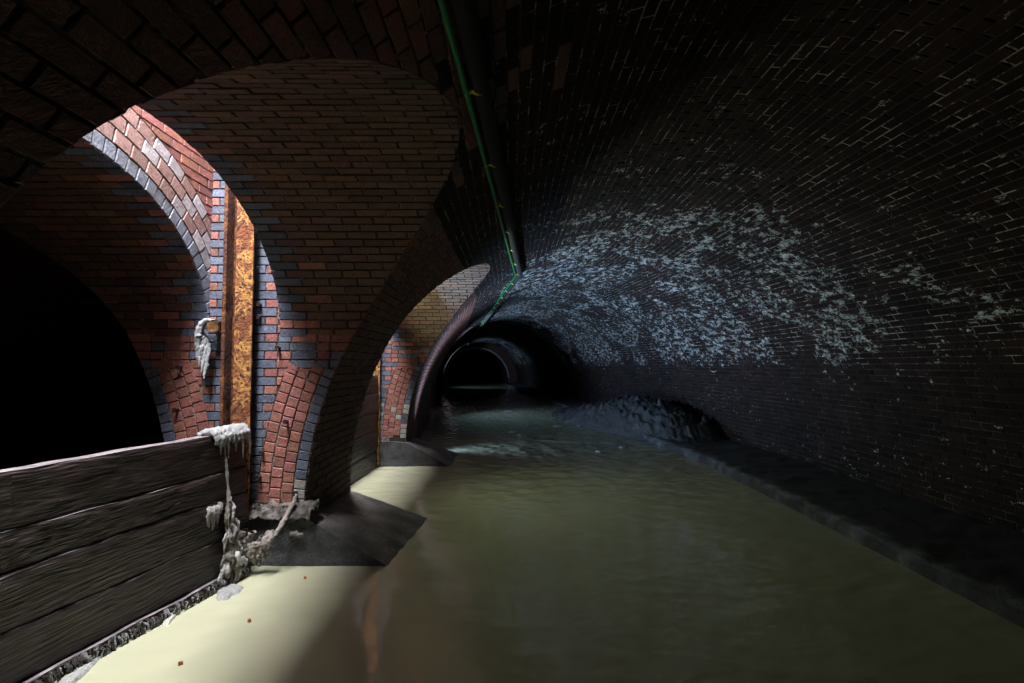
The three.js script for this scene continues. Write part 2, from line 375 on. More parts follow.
// ---------------------------------------------------------------- shaft slot walls above the arches
function slotWall(k, x, nx, detailed, label) {
  const A = AA[k], ellT = ARC[k].T, ELEN = ARC[k].len, map = (z, y) => ({ p: W(x, y, z), n: [nx, 0, 0] });
  const clip = [(z, y) => y < SPRING ? Math.abs(z - ZC[k]) - A : insideOpen(z, y, k)];
  const root = thing('shaft_wall', label, 'wall', { kind: 'structure' });
  part('mortar_bed', bed(ZC[k] - A, ZC[k] + A, SPRING, SHAFT_TOP, 60, 50, map, clip, [0.6, 0.55, 0.52]), M.mortar, root);
  if (!detailed) return;
  const list = [], rings = 4, th = 0.112, P = (t, o) => { const c = Math.cos(t), d = Math.sin(t), n = unit([c / A, d / B, 0]); return [ZC[k] + A * c + n[0] * o, SPRING + B * d + n[1] * o]; };
  const inS = [(z, y) => ZC[k] + A - z, (z, y) => z - ZC[k] + A, (z, y) => y - SPRING];
  for (let r = 0; r < rings; r++) {
    const n = Math.round(ELEN / (r ? 0.15 : 0.1)), sOff = (r % 2) * 0.5;
    for (let i = -1; i < n; i++) {
      const s0 = (i + sOff) / n * ELEN + 0.006, s1 = (i + 1 + sOff) / n * ELEN - 0.006; if (s1 < 0.01 || s0 > ELEN) continue;
      const ta = ellT(Math.max(0, s0)), tb = ellT(s1), a = r * th + (r ? 0.005 : 0), b = (r + 1) * th - 0.005;
      const q = clipAll([P(ta, a), P(tb, a), P(tb, b), P(ta, b)], inS); if (q.length < 3 || polyArea(q) < 3e-4) continue;
      const lime = N(q[0][0] * 2.2, q[0][1] * 2.2, 5.5) > -0.05 && q[0][0] > ZC[k];
      const t = rr(0.8, 1.15);
      list.push(brick(q, map, r === 0 ? [0.25 * t, 0.28 * t, 0.34 * t] : lime && rnd() < 0.8 ? [0.56 * t, 0.51 * t, 0.53 * t] : [0.42 * t, 0.25 * t, 0.22 * t]));
    }
  }
  const far = [(z, y) => Math.hypot((z - ZC[k]) / (A + rings * th), (y - SPRING) / (B + rings * th)) - 1];
  for (const poly of courses(ZC[k] - A, ZC[k] + A, SPRING, 4.4)) {
    const q = clipAll(poly, far); if (q.length > 2 && polyArea(q) > 4e-4) list.push(brick(q, map, RED()));
  }
  addBricks(root, list, M.brick, 300);
}
slotWall(1, XL, 1, true, 'lit wall of the shaft slot, limewashed arch rings over the dark opening');
slotWall(1, XR, -1, false, 'shaft wall above the near brown arch, turned from view');
slotWall(2, XL, 1, false, 'far shaft wall of the second slot, hidden behind the near pier');
slotWall(2, XR, -1, false, 'near shaft wall of the second slot, above its arch');
slotWall(0, XL, 1, false, 'outer shaft wall of the slot behind the viewer');
slotWall(0, XR, -1, false, 'inner shaft wall of the slot behind the viewer');
for (const k of [0, 1, 2]) {
  const g = new THREE.BoxGeometry(XR - XL + 0.3, 0.2, 2 * AA[k] + 0.3);
  solo('shaft_cap', g, new THREE.MeshStandardMaterial({ color: 0x3a3634, roughness: 0.9 }), ['concrete cap closing the slot behind the viewer', 'concrete cap closing the lit shaft slot by the near pier', 'concrete cap closing the second shaft slot'][k], 'slab', { kind: 'structure', at: [(XR + XL) / 2, SHAFT_TOP + 0.1, -ZC[k]] });
}
// ---------------------------------------------------------------- second tunnel on the far side of the weir
{
  const map = (z, g) => { const q = vaultPoint(g); return { p: W(q[0] - CX + CXL, q[1], z), n: [q[2], q[3], 0] }; };
  const clips = ZC.slice(0, 3).map((_, k) => (z, g) => g < 0 ? 1 : insideOpen(z, vaultPoint(g)[1], k));
  const root = thing('wall_left', 'unlit brick vault of the second tunnel beyond the weir', 'vault', { kind: 'structure' });
  part('lining', bed(ZBACK, 22, -G - 0.75, G + 0.75, 120, 72, map, clips, CLAY), M.plain, root);
  const end = (z, n) => bed(CXL - R, CXL + R, -0.4, CY + R, 30, 30, (x, y) => ({ p: W(x, y, z), n: [0, 0, n] }), [(x, y) => y < CY ? 1 : -outLeft(x, y)], CLAY);
  part('end_wall', end(22, 1), M.plain, root); part('end_wall', end(ZBACK, -1), M.plain, root);
  const fl = new THREE.BoxGeometry(6.7, 0.2, 27.2);
  solo('floor', fl, new THREE.MeshStandardMaterial({ color: new THREE.Color().setRGB(0.05, 0.042, 0.034), roughness: 0.85 }), 'dark silt floor of the unlit second tunnel', 'floor', { kind: 'structure', at: [CXL, -0.2, -8.5] });
}
// ---------------------------------------------------------------- ends of the main tunnel
{
  const inMain = (x, y) => y < CY ? 1 : -outMain(x, y);
  const back = thing('wall_back', 'brick end wall behind the viewer', 'wall', { kind: 'structure' });
  part('lining', bed(CX - R, CX + R, -0.4, CY + R, 30, 30, (x, y) => ({ p: W(x, y, ZBACK), n: [0, 0, -1] }), [inMain], CLAY), M.plain, back);
  const far = thing('wall_far', 'dark headwall at the far end of the tunnel around a low arched mouth', 'wall', { kind: 'structure' });
  const mouthR = 2.75, mx = CX - 0.35, mouth = (x, y) => y < CY ? Math.abs(x - mx) - mouthR : Math.hypot(x - mx, y - CY) - mouthR;
  part('lining', bed(CX - R, CX + R, -0.4, CY + R, 60, 50, (x, y) => ({ p: W(x, y, ZFAR), n: [0, 0, 1] }), [inMain, mouth], CLAY), M.plain, far);
  part('mouth_lining', bed(ZFAR, ZFAR + 14, -Math.PI / 2 * mouthR - 0.7, Math.PI / 2 * mouthR + 0.7, 20, 40, (z, g) => { const h = Math.PI / 2 * mouthR, t = g / mouthR; return Math.abs(g) <= h ? { p: W(mx + mouthR * Math.sin(t), CY + mouthR * Math.cos(t), z), n: [-Math.sin(t), -Math.cos(t), 0] } : { p: W(mx + Math.sign(g) * mouthR, CY - Math.abs(g) + h, z), n: [-Math.sign(g), 0, 0] }; }, [], CLAY), M.plain, far);
  part('end_wall', bed(mx - mouthR, mx + mouthR, -0.4, CY + mouthR, 20, 20, (x, y) => ({ p: W(x, y, ZFAR + 14), n: [0, 0, 1] }), [], CLAY), M.plain, far);
  // pale rim of the mouth
  const pts = []; for (let i = 0; i <= 40; i++) { const t = -1.5 + 3.0 * i / 40; pts.push(new THREE.Vector3(...W(mx + (mouthR + 0.04) * Math.sin(t), CY + (mouthR + 0.04) * Math.cos(t), ZFAR - 0.03))); }
  part('arch_rim', new THREE.TubeGeometry(new THREE.CatmullRomCurve3(pts), 60, 0.09, 8), new THREE.MeshStandardMaterial({ color: 0x8c8a85, roughness: 0.6 }), far, { label: 'thin curved concrete rim' });
}

// ---------------------------------------------------------------- water
{
  const nx = 230, xs = [], zs = []; for (let i = 0; i <= nx; i++) xs.push(-2.75 + 6.3 * i / nx);
  let z = 0.9; while (z < ZFAR + 14) { zs.push(z); z += Math.max(0.018, z * 0.0062); }
  zs.unshift(-2, ZBACK); zs.sort((a, b) => a - b);
  const pos = [], uv = [], idx = [];
  zs.forEach((z, j) => xs.forEach((x, i) => {
    const rough = 0.25 + 0.75 * smooth(5.0, 9.5, z) , calm = smooth(-1.0, 0.8, x + (z - 4.5) * 0.1);
    const q = 0.35 * N(x * 0.9, z * 0.9, 3.1);
    let h = 0.021 * rough * N(x * 3.2 + z * 0.5, z * 5.5 + q * 5, 1.2) + 0.013 * rough * N(x * 7 - z, z * 11, 2.7) + 0.004 * N(x * 15, z * 19, 5.5) * rough;
    h *= 0.42 + 0.58 * calm * clamp(0.55 + 0.9 * N(x * 0.7 + 4, z * 0.6, 8.1));
    h += 0.004 * N(x * 1.2, z * 1.3, 9.4);
    pos.push(...W(x, h, z)); uv.push(x, z);
    if (i < nx && j < zs.length - 1) { const a = j * (nx + 1) + i, b = a + nx + 1; idx.push(a, a + 1, b + 1, a, b + 1, b); }
  }));
  const g = new THREE.BufferGeometry(); g.setAttribute('position', new THREE.Float32BufferAttribute(pos, 3)); g.setAttribute('uv', new THREE.Float32BufferAttribute(uv, 2)); g.setIndex(idx); g.computeVertexNormals();
  const silt = texture(512, 512, (u, v) => { const k = 1 + 0.10 * wn(u, v, 5) + 0.06 * wn(u, v, 16, 4); return lin(0.365 * k, 0.37 * k, 0.25 * k); }, true, 0.25, 0.25);
  solo('water', g, new THREE.MeshPhysicalMaterial({ map: silt, roughness: 0.07, ior: 1.33 }), 'murky olive green water flowing down the tunnel channel', 'water', { kind: 'structure' });
}

// ---------------------------------------------------------------- bench along the right wall
{
  const root = thing('ledge', 'low dark wet bench running along the right tunnel wall', 'ledge', { kind: 'structure' });
  const prof = [[3.27, -0.35], [3.27, 0.07], [3.33, 0.115], [3.55, 0.125], [4.0, 0.13], [4.7, 0.16]];
  const s = new Soup(), zs = []; for (let z = ZBACK; z < ZFAR; z += z < 14 ? 0.06 : 0.3) zs.push(z);
  const fine = []; for (let i = 0; i < prof.length - 1; i++) { const n = [4, 3, 6, 10, 10][i]; for (let k = 0; k < n; k++) fine.push([mix(prof[i][0], prof[i + 1][0], k / n), mix(prof[i][1], prof[i + 1][1], k / n)]); } fine.push(prof[prof.length - 1]);
  const pos = [], uv = [], col = [], idx = [];
  zs.forEach((z, j) => fine.forEach(([x, y], i) => {
    const d = fbm(x * 3, z * 3, y * 3, 4) * 0.05;
    pos.push(...W(x + d * 0.6 * (x < 3.4 ? 1 : 0.2), y + d * (y > 0.05 ? 0.8 : 0), z)); uv.push(x + y, z);
    const pale = smooth(0.0, 0.16, 0.13 - Math.abs(x - 3.36) + fbm(x * 6, z * 3.0, 2, 3) * 0.22);
    const k = 0.8 + fbm(x * 5, z * 5, 7) * 0.9;
    col.push(mix(0.040, 0.24, pale) * k, mix(0.036, 0.25, pale) * k, mix(0.036, 0.26, pale) * k);
    if (i < fine.length - 1 && j < zs.length - 1) { const a = j * fine.length + i, b = a + fine.length; idx.push(a, a + 1, b + 1, a, b + 1, b); }
  }));
  const g = new THREE.BufferGeometry(); g.setAttribute('position', new THREE.Float32BufferAttribute(pos, 3)); g.setAttribute('uv', new THREE.Float32BufferAttribute(uv, 2)); g.setAttribute('color', new THREE.Float32BufferAttribute(col, 3)); g.setIndex(idx); g.computeVertexNormals();
  part('bench_top', g, M.plain, root);
}

// ---------------------------------------------------------------- pier foundations
const concrete = new THREE.MeshStandardMaterial({ vertexColors: true, map: mortarTex.clone(), bumpMap: bumpTex, bumpScale: 0.012, roughness: 0.55 });
concrete.map = grainTex;
function lumpy(g, amp, f, colorFn) {                            // displaces a welded grid geometry along its normals
  const p = g.attributes.position, n = g.attributes.normal, col = new Float32Array(p.count * 3);
  for (let i = 0; i < p.count; i++) {
    const x = p.getX(i), y = p.getY(i), z = p.getZ(i), d = fbm(x * f, y * f, z * f, 4) * amp;
    const c = colorFn ? colorFn(x, y, z) : [1, 1, 1]; col.set(c, i * 3);
    p.setXYZ(i, x + n.getX(i) * d, y + n.getY(i) * d, z + n.getZ(i) * d);
  }
  g.setAttribute('color', new THREE.BufferAttribute(col, 3)); g.computeVertexNormals(); return g;
}
function plinth(label, za, zb) {
  const root = thing('pier_plinth', label, 'plinth', { kind: 'structure' });
  // battered skirt: wide at the water, narrowing to the brickwork
  const sec = (t) => [[-2.26, -0.4], [-2.26, 0.42], [mix(-1.74, -1.70, t), mix(0.40, 0.28, t)], [mix(-1.04, -0.92, t), 0.0], [mix(-0.80, -0.68, t), -0.12]];
  const s = new Soup(), nz = 26, K = 14;
  const rows = []; for (let i = 0; i <= nz; i++) { const t = i / nz, S = sec(t), row = []; for (let k = 1; k < S.length - 1; k++) for (let m = 0; m < K; m++) row.push([mix(S[k][0], S[k + 1][0], m / K), mix(S[k][1], S[k + 1][1], m / K)]); row.push(S[4]); rows.push(row); }
  const pos = [], col = [], idx = [], uv = [], m = rows[0].length;
  rows.forEach((row, i) => row.forEach(([x, y], k) => {
    const z = mix(za, zb, i / nz) , d = fbm(x * 5, y * 5, z * 5, 4) * 0.016; pos.push(...W(x, y + d, z)); uv.push(x * 1.0 + y, z);
    const t = clamp(0.75 + fbm(x * 4, z * 4, 3, 4) * 1.5, 0.35, 1.6); col.push(0.27 * t, 0.25 * t, 0.235 * t);
    if (i < nz && k < m - 1) { const a = i * m + k, b = a + m; idx.push(a, b, b + 1, a, b + 1, a + 1); }
  }));
  const top = new THREE.BufferGeometry(); top.setAttribute('position', new THREE.Float32BufferAttribute(pos, 3)); top.setAttribute('uv', new THREE.Float32BufferAttribute(uv, 2)); top.setAttribute('color', new THREE.Float32BufferAttribute(col, 3)); top.setIndex(idx); top.computeVertexNormals();
  part('sloping_skirt', top, concrete, root);
  for (const [z, t, n] of [[za, 0, 1], [zb, 1, -1]]) {          // upright ends
    const S = sec(t), inS = (x, y) => { for (let k = 1; k < 4; k++) if (x >= S[k][0] && x <= S[k + 1][0]) return mix(S[k][1], S[k + 1][1], (x - S[k][0]) / (S[k + 1][0] - S[k][0])) - y; return -1; };
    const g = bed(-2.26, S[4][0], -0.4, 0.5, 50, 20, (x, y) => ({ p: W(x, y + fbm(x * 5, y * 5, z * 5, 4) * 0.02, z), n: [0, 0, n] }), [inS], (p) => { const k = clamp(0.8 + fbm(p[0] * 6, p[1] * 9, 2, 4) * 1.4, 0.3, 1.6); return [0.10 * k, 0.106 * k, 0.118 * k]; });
    part('end_face', g, concrete, root);
  }
  return root;
}
const nearPlinth = plinth('battered dark stone plinth at the foot of the near brick pier', Z1 - 0.06, Z1B + 0.05);
plinth('small battered plinth at the foot of the distant brick pier', Z2 - 0.06, Z2 + 1.3);
{ // rough mortar haunch above the near plinth
  const g = new THREE.BoxGeometry(0.56, 0.10, 0.16, 60, 12, 14);
  const p = g.attributes.position; for (let i = 0; i < p.count; i++) { const q = clamp((p.getY(i) + 0.05) / 0.1); p.setZ(i, p.getZ(i) - 0.05 * q); }
  g.computeVertexNormals();
  lumpy(g, 0.07, 14, (x, y, z) => { const t = clamp(0.7 + fbm(x * 18, y * 18, z * 18) * 1.8, 0.3, 1.6); return [0.40 * t, 0.36 * t, 0.32 * t]; });
  part('mortar_haunch', g, concrete, nearPlinth, { label: 'rough pale mortar band' }).position.set(-1.95, 0.455, -(Z1 - 0.05));
}

// ---------------------------------------------------------------- steel guides
const rustTex = texture(512, 512, (u, v) => {
  const a = wn(u, v, 9) + 0.6 * wn(u, v, 26, 4) + 0.4 * wn(u, v, 70, 7), pit = smooth(0.12, 0.45, wn(u, v, 34, 12) + 0.5 * wn(u, v, 80, 2)), k = smooth(-0.4, 0.5, a);
  return lin(mix(mix(0.26, 0.66, k), 0.08, pit), mix(mix(0.095, 0.40, k), 0.03, pit), mix(mix(0.035, 0.13, k), 0.015, pit));
}, true, 1.3, 1.3);
const rust = new THREE.MeshStandardMaterial({ map: rustTex, color: 0xd6c6b4, bumpMap: bumpTex, bumpScale: 0.012, roughness: 0.85, metalness: 0.1 });
const rustDark = new THREE.MeshStandardMaterial({ map: rustTex, color: 0x8a6a58, bumpMap: bumpTex, bumpScale: 0.012, roughness: 0.85 });
function guide(label, zf) {
  const root = thing('steel_guide', label, 'steel beam', { at: [XM, 0, -zf] });
  const H = SHAFT_TOP;
  const bx = (w, d, x, z, name, m) => { const g = new THREE.BoxGeometry(w, H, d, 4, 120, 2); const p = g.attributes.position, uv = g.attributes.uv; for (let i = 0; i < p.count; i++) { const s = fbm(p.getX(i) * 20 + x * 9, p.getY(i) * 12, p.getZ(i) * 20 + z, 3) * 0.010; p.setXYZ(i, p.getX(i) + s, p.getY(i), p.getZ(i) + s); uv.setXY(i, p.getX(i) + p.getZ(i) + x, p.getY(i)); } g.computeVertexNormals(); const q = part(name, g, m, root); q.position.set(x, H / 2, z); return q; };
  bx(0.145, 0.02, 0.085, 0.125, 'flange', rust);
  bx(0.022, 0.12, 0.06, 0.06, 'web', rustDark);
  bx(0.03, 0.12, -0.085, 0.07, 'side_plate', rustDark);
  bx(0.21, 0.012, 0, 0.006, 'back_plate', rustDark);
}
guide('rusty orange steel guide upright on the near brick pier', Z1);
guide('rusty steel guide upright on the distant pier', Z2);

// ---------------------------------------------------------------- timber weirs
const woodTex = texture(1024, 512, (u, v) => {
  const w = wn(u, v, 4, 1) * 0.12, l = N(u * 6, v * 70 + w * 14, 2.1) * 0.5 + N(u * 14, v * 150 + w * 20, 5.1) * 0.4, k = 0.75 + l * 0.8 + wn(u, v, 14, 6) * 0.3;
  return lin(0.024 * k, 0.017 * k, 0.014 * k);
}, true, 0.6, 1.4);
const woodBump = texture(1024, 512, (u, v) => { const w = wn(u, v, 4, 1) * 0.12, k = 0.5 + N(u * 7, v * 40 + w * 14, 2.1) * 0.5 + N(u * 14, v * 110 + w * 20, 5.1) * 0.3; return [k, k, k]; }, false, 0.6, 1.4);
const wood = new THREE.MeshStandardMaterial({ map: woodTex, bumpMap: woodBump, bumpScale: 0.010, roughness: 0.42, vertexColors: true });
function weir(label, zn, xn, zf, xf, heights) {                  // from the near end to the far end, planks bottom to top
  const L = Math.hypot(zf - zn, xf - xn), ang = Math.atan2(xf - xn, zf - zn);
  const root = thing('timber_weir', label, 'weir', { at: [(xn + xf) / 2, 0, -(zn + zf) / 2] }); root.rotation.y = -ang;
  heights.forEach(([y0, y1, out, rough], n) => {
    const g = new THREE.BoxGeometry(0.10, y1 - y0 - 0.006, L, 4, 22, 220), p = g.attributes.position, uv = g.attributes.uv, nn = g.attributes.normal, col = new Float32Array(p.count * 3).fill(1);
    for (let i = 0; i < p.count; i++) {
      const x = p.getX(i), y = p.getY(i), z = p.getZ(i), hy = (y1 - y0) / 2;
      const edge = smooth(hy - 0.035, hy, Math.abs(y));
      const groove = fbm(z * 1.6, (y + n) * 26 + fbm(z * 2, y * 6, 4, 2) * 5, n * 3.3, 4), hew = fbm(z * 5, (y + n * 2) * 9, 7 + n, 3);
      const s = x > 0 ? groove * 0.010 * rough + hew * 0.014 * rough - edge * (0.010 + 0.014 * Math.abs(N(z * 6, n * 4, y > 0 ? 1 : 5))) : 0;
      p.setXYZ(i, x + s, y + (Math.abs(y) > hy - 0.012 ? N(z * 3, n * 5, 2) * 0.012 * (y > 0 ? 1 : 0.3) : 0), z);
      if (nn.getY(i) > 0.5) { const k = 5 + 14 * clamp(0.5 + fbm(z * 9, x * 30, n, 3) * 1.5); col.set([k, k * 1.25, k * 1.6], i * 3); }   // upper edges painted paler, as light caught on the plank tops
      uv.setXY(i, z + n * 0.37, (Math.abs(nn.getX(i)) > 0.5 ? y : x) + n * 0.31);
    }
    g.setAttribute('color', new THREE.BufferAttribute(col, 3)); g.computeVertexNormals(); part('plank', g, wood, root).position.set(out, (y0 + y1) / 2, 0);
  });
  return root;
}
const WN = 1.4, WXN = -2.85, WF = Z1 - 0.15, WXF = -2.24;
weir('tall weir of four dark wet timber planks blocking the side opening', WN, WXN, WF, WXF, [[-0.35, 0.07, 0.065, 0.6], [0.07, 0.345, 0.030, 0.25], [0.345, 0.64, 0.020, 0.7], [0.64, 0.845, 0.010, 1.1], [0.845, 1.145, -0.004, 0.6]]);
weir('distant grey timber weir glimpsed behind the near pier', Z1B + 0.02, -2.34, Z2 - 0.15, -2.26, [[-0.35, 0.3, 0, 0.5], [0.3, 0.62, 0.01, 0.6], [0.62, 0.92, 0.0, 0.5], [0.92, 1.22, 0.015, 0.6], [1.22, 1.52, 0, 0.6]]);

// ---------------------------------------------------------------- conduit along the vault
{
  const root = thing('cable_conduit', 'black cable conduit with green cable clipped along the vault crown', 'conduit');
  const path = (z, dx) => { const x = (z < BEND_Z ? mix(-0.25, 0.08, (z - 2) / 7.1) : 0.08) + dx, d = Math.sqrt(R * R - (x - CX) ** 2); const nx = (x - CX) / R, ny = d / R; return { x, y: CY + d, nx, ny }; };
  const curve = (dx, dn, r) => { const pts = []; for (let z = -3; z <= 42; z += z < 8 ? 0.35 : z < 10.4 ? 0.15 : 0.8) { const q = path(z, dx), s = dn + 0.006 * N(z * 1.3, dx * 9, 2); pts.push(new THREE.Vector3(...W(q.x - q.nx * s, q.y - q.ny * s, z))); } return new THREE.TubeGeometry(new THREE.CatmullRomCurve3(pts), 420, r, 10); };
  const black = new THREE.MeshStandardMaterial({ color: 0x070708, roughness: 0.85 });
  part('pipe', curve(0.035, 0.055, 0.048), black, root, { label: 'black conduit pipe' });
  part('cable', curve(-0.035, 0.045, 0.016), new THREE.MeshStandardMaterial({ color: 0x0a7a3c, roughness: 0.35 }), root, { label: 'green cable' });
  const yellow = new THREE.MeshStandardMaterial({ color: 0xc9c41a, roughness: 0.45 });
  const clip = mergeGeometries([new THREE.TorusGeometry(0.043, 0.006, 6, 16, Math.PI * 1.2).rotateZ(Math.PI * 0.9).translate(0.03, -0.05, 0), new THREE.BoxGeometry(0.05, 0.008, 0.03).translate(-0.03, -0.055, 0), new THREE.ConeGeometry(0.022, 0.03, 4).rotateX(Math.PI).translate(-0.002, -0.075, 0)]);
  for (let z = 1.58; z < 30; z += 1.05) { const q = path(z, 0), c = part('clip', clip, yellow, root, { label: 'yellow clip' }); c.position.set(...W(q.x, q.y, z)); c.rotation.z = -Math.atan2(q.nx, q.ny); }
}

// ---------------------------------------------------------------- rubble heap on the bench
{
  const pos = [], idx = [], col = [], uv = [], nu = 130, nv = 50;
  const za = 10.2, zb = 24;
  for (let i = 0; i <= nu; i++) for (let j = 0; j <= nv; j++) {
    const z = mix(za, zb, i / nu), t = j / nv, xin = 4.7 - (1.2 + 1.1 * Math.sin(Math.PI * smooth(0, 1, (z - za) / (zb - za)))) * 1.15, x = mix(xin, 4.55, t);
    const env = Math.sin(Math.PI * clamp(t * 0.72)) * (smooth(za, za + 1.3, z) * smooth(zb, zb - 9, z));
    const rock = Math.abs(fbm(x * 2.2, z * 1.7, 3, 4)) * 0.55 + Math.abs(fbm(x * 6, z * 5, 8, 3)) * 0.4;
    const y = -0.08 + env * (0.42 + rock * 0.9 + 0.35 * smooth(11.2, 13.2, z) * smooth(18, 14, z));
    pos.push(...W(x, y, z)); uv.push(x, z); const k = rr(0.6, 1.3); col.push(0.05 * k, 0.05 * k, 0.048 * k);
    if (i < nu && j < nv) { const a = i * (nv + 1) + j, b = a + nv + 1; idx.push(a, a + 1, b + 1, a, b + 1, b); }
  }
  const g = new THREE.BufferGeometry(); g.setAttribute('position', new THREE.Float32BufferAttribute(pos, 3)); g.setAttribute('uv', new THREE.Float32BufferAttribute(uv, 2)); g.setAttribute('color', new THREE.Float32BufferAttribute(col, 3)); g.setIndex(idx); g.computeVertexNormals();
  solo('rubble_heap', g, new THREE.MeshStandardMaterial({ vertexColors: true, map: grainTex, bumpMap: bumpTex, bumpScale: 0.02, roughness: 0.4 }), 'dark wet heap of rubble and silt against the right wall', 'rubble', { kind: 'stuff' });
}

// ---------------------------------------------------------------- rags, twigs and scum
const ragMat = new THREE.MeshStandardMaterial({ vertexColors: true, bumpMap: bumpTex, bumpScale: 0.008, roughness: 0.75 });
function ragTube(pts, radii, sides = 8, amp = 0.012, tint = [0.55, 0.55, 0.53], dirt = 0.5) {
  const c = new THREE.CatmullRomCurve3(pts.map(p => new THREE.Vector3(...p))), n = pts.length * 7, g = new THREE.TubeGeometry(c, n, 1, sides);
  const p = g.attributes.position, col = new Float32Array(p.count * 3), P = new THREE.Vector3();
  for (let i = 0; i <= n; i++) {
    c.getPointAt(i / n, P); const f = i / n * (radii.length - 1), r = mix(radii[Math.floor(f)], radii[Math.min(radii.length - 1, Math.floor(f) + 1)], f % 1);
    for (let k = 0; k <= sides; k++) {
      const q = i * (sides + 1) + k, kk = k % sides, dx = p.getX(q) - P.x, dy = p.getY(q) - P.y, dz = p.getZ(q) - P.z, s = Math.max(0.0015, r * (1 + 0.5 * N(P.y * 40 + kk * 3.1, P.x * 40, kk * 1.7)) + amp * N(P.y * 90 + kk * 5, P.z * 60 + P.x * 30, 3));
      p.setXYZ(q, P.x + dx * s, P.y + dy * s, P.z + dz * s);
      const d = clamp(0.5 + N(P.y * 30 + kk, P.x * 30, P.z * 30 + kk) * 1.3) * dirt; col.set([mix(tint[0], 0.07, d), mix(tint[1], 0.06, d), mix(tint[2], 0.045, d)], q * 3);
    }
  }
  g.setAttribute('color', new THREE.BufferAttribute(col, 3)); g.computeVertexNormals(); return g;
}
const boardX = (z) => mix(WXN, WXF, (z - WN) / (WF - WN));
const BP = (out, y, z) => [boardX(z) + 0.05 + out, y, -z];      // a point against the channel face of the near weir
{ // rag draped over the top plank
  const root = thing('draped_rag', 'white sodden rag draped over the top plank of the weir', 'rag');
  const g = []; const z0 = 4.22;
  for (let i = 0; i < 9; i++) { const z = z0 - 0.17 + i * 0.042; g.push(ragTube([BP(-0.13, 1.12, z + 0.02), BP(-0.07, 1.165, z), BP(-0.01, 1.17, z), BP(0.025, 1.13 - rr(0, 0.01), z), BP(0.03, 1.08 - rr(0.0, 0.03), z + rr(-0.02, 0.02))], [0.02, 0.028, 0.03, 0.026, 0.012], 7, 0.008, [0.52, 0.53, 0.53], 0.5)); }
  part('cloth', mergeGeometries(g), ragMat, root);
  for (let i = 0; i < 5; i++) { const z = z0 - 0.14 + i * 0.08, l = rr(0.06, 0.14); part('strip', ragTube([BP(0.03, 1.10, z), BP(0.035, 1.08 - l * 0.5, z), BP(0.03, 1.06 - l, z + 0.01)], [0.012, 0.008, 0.003], 6, 0.003, [0.6, 0.6, 0.58], 0.4), ragMat, root); }
}
{ // long strand with matted clump
  const root = thing('hanging_rag', 'long matted grey rag hanging down the planks to the water', 'rag');
  const z = 4.14;
  part('strand', ragTube([BP(0.02, 1.08, z), BP(0.03, 0.95, z), BP(0.035, 0.85, z + 0.01), BP(0.04, 0.72, z + 0.02), BP(0.045, 0.62, z + 0.03)], [0.007, 0.008, 0.014, 0.008, 0.02], 7, 0.006, [0.55, 0.54, 0.5], 0.4), ragMat, root);
  const wisps = (n, y0, y1, spread, r, out) => Array.from({ length: n }, () => { const a = rr(-1, 1) * spread, yt = rr(mix(y0, y1, 0.55), y0), yb = yt - rr(0.12, 0.26), o = out * rr(0.2, 1); return ragTube([BP(0.03 + o * 0.4, yt, z + 0.03 + a * 0.4), BP(0.04 + o, mix(yt, yb, 0.35), z + 0.02 + a * 0.8 + rr(-0.02, 0.02)), BP(0.04 + o, mix(yt, yb, 0.7), z + 0.02 + a + rr(-0.03, 0.03)), BP(0.03 + o, Math.max(yb, y1), z + 0.02 + a * 1.1 + rr(-0.03, 0.03))], [r * 0.5, r * rr(0.7, 1.5), r * rr(0.6, 1.3), r * 0.25], 6, r * 0.6, rnd() < 0.45 ? [0.86, 0.87, 0.84] : [0.30, 0.27, 0.23], rr(0.3, 1)); });
  part('clump', mergeGeometries([...wisps(12, 0.66, 0.36, 0.035, 0.012, 0.03), ...wisps(26, 0.5, 0.12, 0.07, 0.014, 0.06), ...wisps(26, 0.28, -0.03, 0.10, 0.016, 0.08)]), ragMat, root);
  part('side_tuft', mergeGeometries(Array.from({ length: 9 }, (_, i) => { const q = z - 0.03 - i * 0.016, l = rr(0.04, 0.14); return ragTube([BP(0.02, 0.615 + rr(-0.01, 0.02), q), BP(0.035, 0.60, q - 0.01), BP(0.03, 0.585 - l, q - 0.01)], [0.012, 0.014, 0.003], 6, 0.007, [0.6, 0.58, 0.54], 0.5); })), ragMat, root);
}
{ // twig with rubbish caught between weir and pier
  const root = thing('caught_twig', 'pale bent twig with matted rubbish caught between weir and plinth', 'twig');
  const z = Z1 - 0.22;
  part('stick', ragTube([[-1.80, 0.60, -(Z1 - 0.08)], [-1.85, 0.46, -(Z1 - 0.14)], [-1.91, 0.32, -z], [-2.0, 0.25, -z + 0.02], [-2.14, 0.235, -z + 0.03]], [0.012, 0.016, 0.018, 0.026, 0.03], 7, 0.008, [0.46, 0.41, 0.36], 0.25), ragMat, root);
  part('matted_rubbish', mergeGeometries(Array.from({ length: 13 }, (_, i) => { const x = -1.93 - i * 0.026, y = 0.27 + rr(-0.02, 0.08); return ragTube([[x, y, -z + rr(-0.03, 0.05)], [x - 0.02, y - 0.07, -z + rr(0, 0.06)], [x + rr(-0.02, 0.02), y - rr(0.12, 0.24), -z + 0.02]], [0.03, rr(0.02, 0.038), 0.006], 7, 0.018, [0.44, 0.40, 0.36], 0.72); })), ragMat, root);
  part('offcut', ragTube([[-1.84, 0.285, -(Z1 - 0.12)], [-1.79, 0.28, -(Z1 - 0.11)], [-1.73, 0.275, -(Z1 - 0.11)]], [0.015, 0.024, 0.012], 7, 0.01, [0.3, 0.29, 0.28], 0.3), ragMat, root);
}
